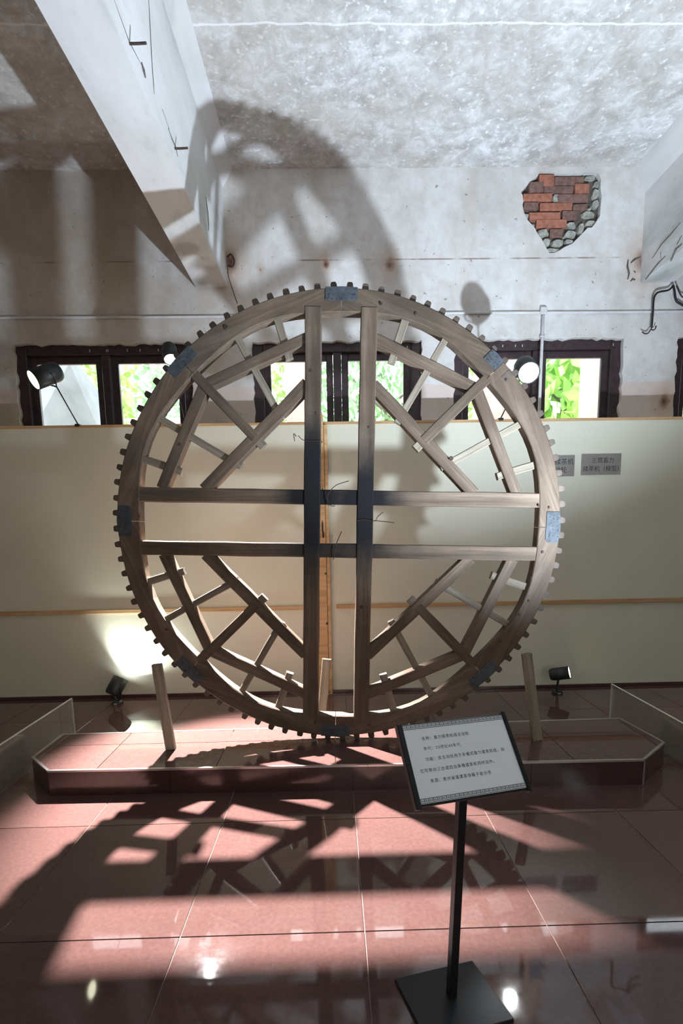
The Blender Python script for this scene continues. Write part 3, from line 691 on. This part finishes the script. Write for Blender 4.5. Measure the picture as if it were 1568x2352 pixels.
wire('cable', [pw(1546, 655), pw(1535, 666), pw(1512, 671), pw(1503, 680), pw(1500, 695), pw(1499, 715), pw(1496, 752)], .0085, 'cable', hc)
wire('hook', [pw(1474, 762), pw(1480, 766), pw(1488, 765), pw(1494, 756), pw(1497, 752)], .005, 'iron', hc)
wire('hook', [pw(1494, 756), pw(1500, 758), pw(1505, 754), pw(1506, 748)], .005, 'iron', hc)
c2 = wire('cable', [pw(1546, 656), pw(1549, 670), pw(1552, 690), pw(1562, 698), pw(1575, 705)], .009, 'cable'); tag(c2, 'black cable sagging off the right edge from under the beam', 'cable')
c3 = wire('cable', [pw(1553, 656, HY-.03), pw(1560, 672, HY-.03), pw(1567, 682, HY-.03), pw(1580, 684, HY-.03)], .006, 'cable'); tag(c3, 'thinner grey cable looping just above the sagging one', 'cable')
tag(wire('iron_wire', [pw(522, 610), pw(524, 632), pw(529, 650), pw(537, 675), pw(545, 697)], .0035, 'iron'), 'rusty wire hanging from the rust stain beside the left beam', 'wire')
rb = empty('ceiling_hook', at(527, 600, 1, PLANE_W), 'rusty iron fixing bleeding rust where the left beam meets the wall', 'hook')
wire('ring', [at(522, 590, 1, PLANE_W-.015), at(530, 584, 1, PLANE_W-.03), at(538, 598, 1, PLANE_W-.03), at(534, 612, 1, PLANE_W-.02), at(524, 610, 1, PLANE_W)], .007, 'iron', rb)

# ------------------------------------------------------------------ sign stand in the foreground
BX, BY = 0.331, 1.321
ba = [at(906, 2247, 2, .012), at(1084, 2205, 2, .012), at(1181, 2340, 2, .012)]; ba.append(ba[0]+ba[2]-ba[1])
ss = empty('sign_stand', (BX, BY, 0), 'black metal sign stand with a tilted white caption board in front of the wheel', 'sign')
bm = prism([Vector((p.x, p.y, 0)) for p in ba], (0, 0, .012)); bmesh.ops.bevel(bm, geom=list(bm.edges), offset=.002, segments=1, affect='EDGES'); wobj('base', bm, MAT['black'], ss)
yw, tl, rl, SW, SH = 0.294, 0.681, -0.034, 0.334, 0.210
e1 = Vector((math.cos(yw), math.sin(yw), 0)); nh = Vector((math.sin(yw), -math.cos(yw), 0)); up = Vector((0, 0, 1))*math.cos(tl)-nh*math.sin(tl)
sa = e1*math.cos(rl)+up*math.sin(rl); sb = up*math.cos(rl)-e1*math.sin(rl); sn = sa.cross(sb)
SC = Vector((0.358, 1.321, 0.763)); BM = Matrix((sa, sb, sn)).transposed().to_4x4(); BM.translation = SC
bm = bmesh.new(); bbox(bm, (-.0125, -.0125, 0), (.0125, .0125, 1.0), .002)
for v in bm.verts: v.co = Vector((BX+v.co.x*math.cos(yw)-v.co.y*math.sin(yw)+.027*v.co.z*.7/.763, BY+v.co.x*math.sin(yw)+v.co.y*math.cos(yw), .010+v.co.z*.735))
wobj('post', bm, MAT['black'], ss)
Bl = Matrix.Translation((-BX, -BY, 0)) @ BM
def bpart(name, bm, mat, parent=None): return link(name, mesh(bm, name), MAT[mat], parent or ss, Bl if parent is None else Matrix())
bd = bpart('board', box((-SW/2-.004, -SH/2-.006, -.014), (SW/2+.004, SH/2+.004, -.003), .001), 'black')
bpart('side_rail', box((-SW/2-.012, -SH/2-.012, -.016), (-SW/2+.004, SH/2+.004, .006), .002), 'black')
bpart('side_rail', box((SW/2-.006, -SH/2-.012, -.016), (SW/2+.006, SH/2+.010, .006), .002), 'black')
sh = link('caption_sheet', mesh(box((-SW/2+.003, -SH/2, -.003), (SW/2-.005, SH/2, -.001)), 's'), MAT['paper'], ss, Bl); sh['label'] = 'white printed caption sheet'
TX = [('名称：畜力揉茶机组主动轮', -.118, .059), ('年代：20世纪40年代', -.120, .031), ('功能：该主动轮用于多桶式畜力揉茶机组，由', -.122, .002), ('它可带动三台或四台单桶揉茶机同时运作。', -.146, -.027), ('来源：贵州省湄潭茶场桶子岩分场', -.124, -.055)]
for s, x, y in TX:
    me = text_mesh(s, 0.0110, 'LEFT', 0.0001, 1.28); me.materials.append(MAT['ink'])
    link('lettering', me, None, sh, Matrix.Translation((x+.005, y, -.0007)))
# Greek key borders, top and bottom
def keys(y0, h):
    bm = bmesh.new(); n = 25; w_ = (SW-.012)/n
    for i in range(n):
        x = -SW/2+.005+i*w_; u = w_/7
        for a, b, c, d in ((0, 0, 7, 1), (0, 6, 7, 7), (0, 1, 1, 6), (6, 2.2, 7, 6), (2, 2.2, 6, 3.2), (2, 3.2, 3, 5), (3, 4.2, 4.8, 5)):
            vs = [bm.verts.new((x+p*u*.96, y0+q*h/7, -.0006)) for p, q in ((a, b), (c, b), (c, d), (a, d))]; bm.faces.new(vs)
    o = link('key_border', mesh(bm, 'key'), MAT['greyink'], sh, Matrix()); o['kind'] = 'stuff'
keys(SH/2-.0135, .0125); keys(-SH/2+.001, .0125)

# ------------------------------------------------------------------ outside the windows
g = tag(wobj('ground', box((-30, PLANE_W+.35, -0.4), (30, 40, -0.2)), MAT['ground']), kind='structure')
def pillar(x, y, wd, lab):
    o = wobj('pillar', box((x-wd/2, y, -.2), (x+wd/2, y+.3, 4.5), .01), MAT['pinkwall']); tag(o, lab, 'pillar', 'pink rendered pillars outside the windows')
pp = at(690, 900, 1, 6.3); pillar(pp.x, 6.3, 0.36, 'pink pillar outside behind the left pane of the middle window')
pp = at(1375, 900, 1, 6.3); pillar(pp.x, 6.3, 0.20, 'thin pink pillar outside at the right edge of the third window')
pp = at(1140, 930, 1, 6.3); pillar(pp.x, 6.3, 0.42, 'pink pillar outside behind the left pane of the third window')
tp = bmesh.new()
a, b, c, d = at(60, 1010, 1, 6.6), at(250, 1010, 1, 6.6), at(228, 900, 1, 6.2), at(165, 815, 1, 6.2)
e = at(60, 815, 1, 6.4); P = [a, b, c, d, e]
bm = prism(P, (0, .03, 0)); tag(wobj('tarpaulin', bm, MAT['tarp']), 'grey white tarpaulin slope seen through the leftmost window', 'tarpaulin')
wl = at(340, 960, 1, 9.0); o = wobj('garden_wall', box((-9, 9.0, -.2), (-1.5, 9.2, wl.z), .01), MAT['pinkwall']); tag(o, 'low pale garden wall outside the first window', 'wall')
def tree(name, x, y, z0, z1, r, n, leafm, ls, lab, droop=0.3):
    rr = random.Random(int(x*100)+n)
    root = empty(name, (x, y, -.2), lab, 'tree')
    bm = bmesh.new(); tube(bm, smooth_path([(x, y, -.2), (x+.06, y, z0*.5), (x-.05, y+.05, z0+.3), (x+.05, y, (z0+z1)/2)], 4), [.09]*4+[.07]*4+[.04]*4+[.02], 8)
    for q in range(6):
        an = rr.uniform(0, 6.28); zz = z0+rr.uniform(0, .5)*(z1-z0)
        tube(bm, [(x, y, zz), (x+r*.4*math.cos(an), y+r*.4*math.sin(an), zz+.25), (x+r*.8*math.cos(an), y+r*.8*math.sin(an), zz+.6)], [.03, .02, .006], 6)
    wobj('trunk', bm, MAT['bark'], root, True)
    bm = bmesh.new()
    for q in range(n):
        while True:
            p = Vector((rr.uniform(-1, 1), rr.uniform(-1, 1), rr.uniform(-1, 1)))
            if .35 < p.length < 1: break
        c = Vector((x+p.x*r, y+p.y*r, (z0+z1)/2+p.z*(z1-z0)/2)); L = ls*rr.uniform(.6, 1.3)
        dd = Vector((rr.uniform(-1, 1), rr.uniform(-1, 1), rr.uniform(-1, .4)-droop)).normalized(); sd = dd.cross(Vector((rr.uniform(-1, 1), rr.uniform(-1, 1), rr.uniform(-1, 1)))).normalized()*L*.22
        vs = [bm.verts.new(v) for v in (c, c+dd*L*.45+sd, c+dd*L, c+dd*L*.45-sd)]; bm.faces.new(vs)
    o = wobj('foliage', bm, MAT[leafm], root); o['kind'] = 'stuff'
tree('leafy_tree', -4.35, 9.0, 2.2, 5.2, 1.05, 1300, 'leaf_a', .22, 'bright green tree far behind the tarpaulin, leftmost outside')
tree('leafy_tree', -3.35, 11.9, 2.2, 6.0, 1.5, 1500, 'leaf_b', .26, 'pale green tree outside the right pane of the first window')
tree('leafy_tree', at(632, 890, 1, 7.6).x, 7.6, 1.2, 4.2, .52, 1100, 'leaf_a', .13, 'bright green tree just left of the middle window\'s pink pillar')
tree('leafy_tree', at(745, 890, 1, 9.0).x, 9.0, 1.2, 4.6, .45, 800, 'leaf_b', .15, 'narrow green tree right of the middle window\'s pink pillar')
tree('leafy_tree', at(885, 840, 1, 8.0).x, 8.0, 2.2, 4.6, .75, 1100, 'leaf_b', .15, 'drooping green tree behind the right pane of the middle window', .8)
tree('leafy_tree', at(1085, 880, 1, 7.6).x, 7.6, 1.3, 4.0, .42, 700, 'leaf_a', .14, 'green tree at the left edge of the third window')
tree('leafy_tree', at(1305, 840, 1, 7.8).x, 7.9, 2.35, 4.4, .85, 600, 'leaf_a', .36, 'broad leaved tree outside the right pane of the third window', .5)
tree('leafy_tree', at(1620, 880, 1, 8).x, 8.4, 1.6, 4.4, .8, 900, 'leaf_a', .2, 'green tree outside the rightmost window')
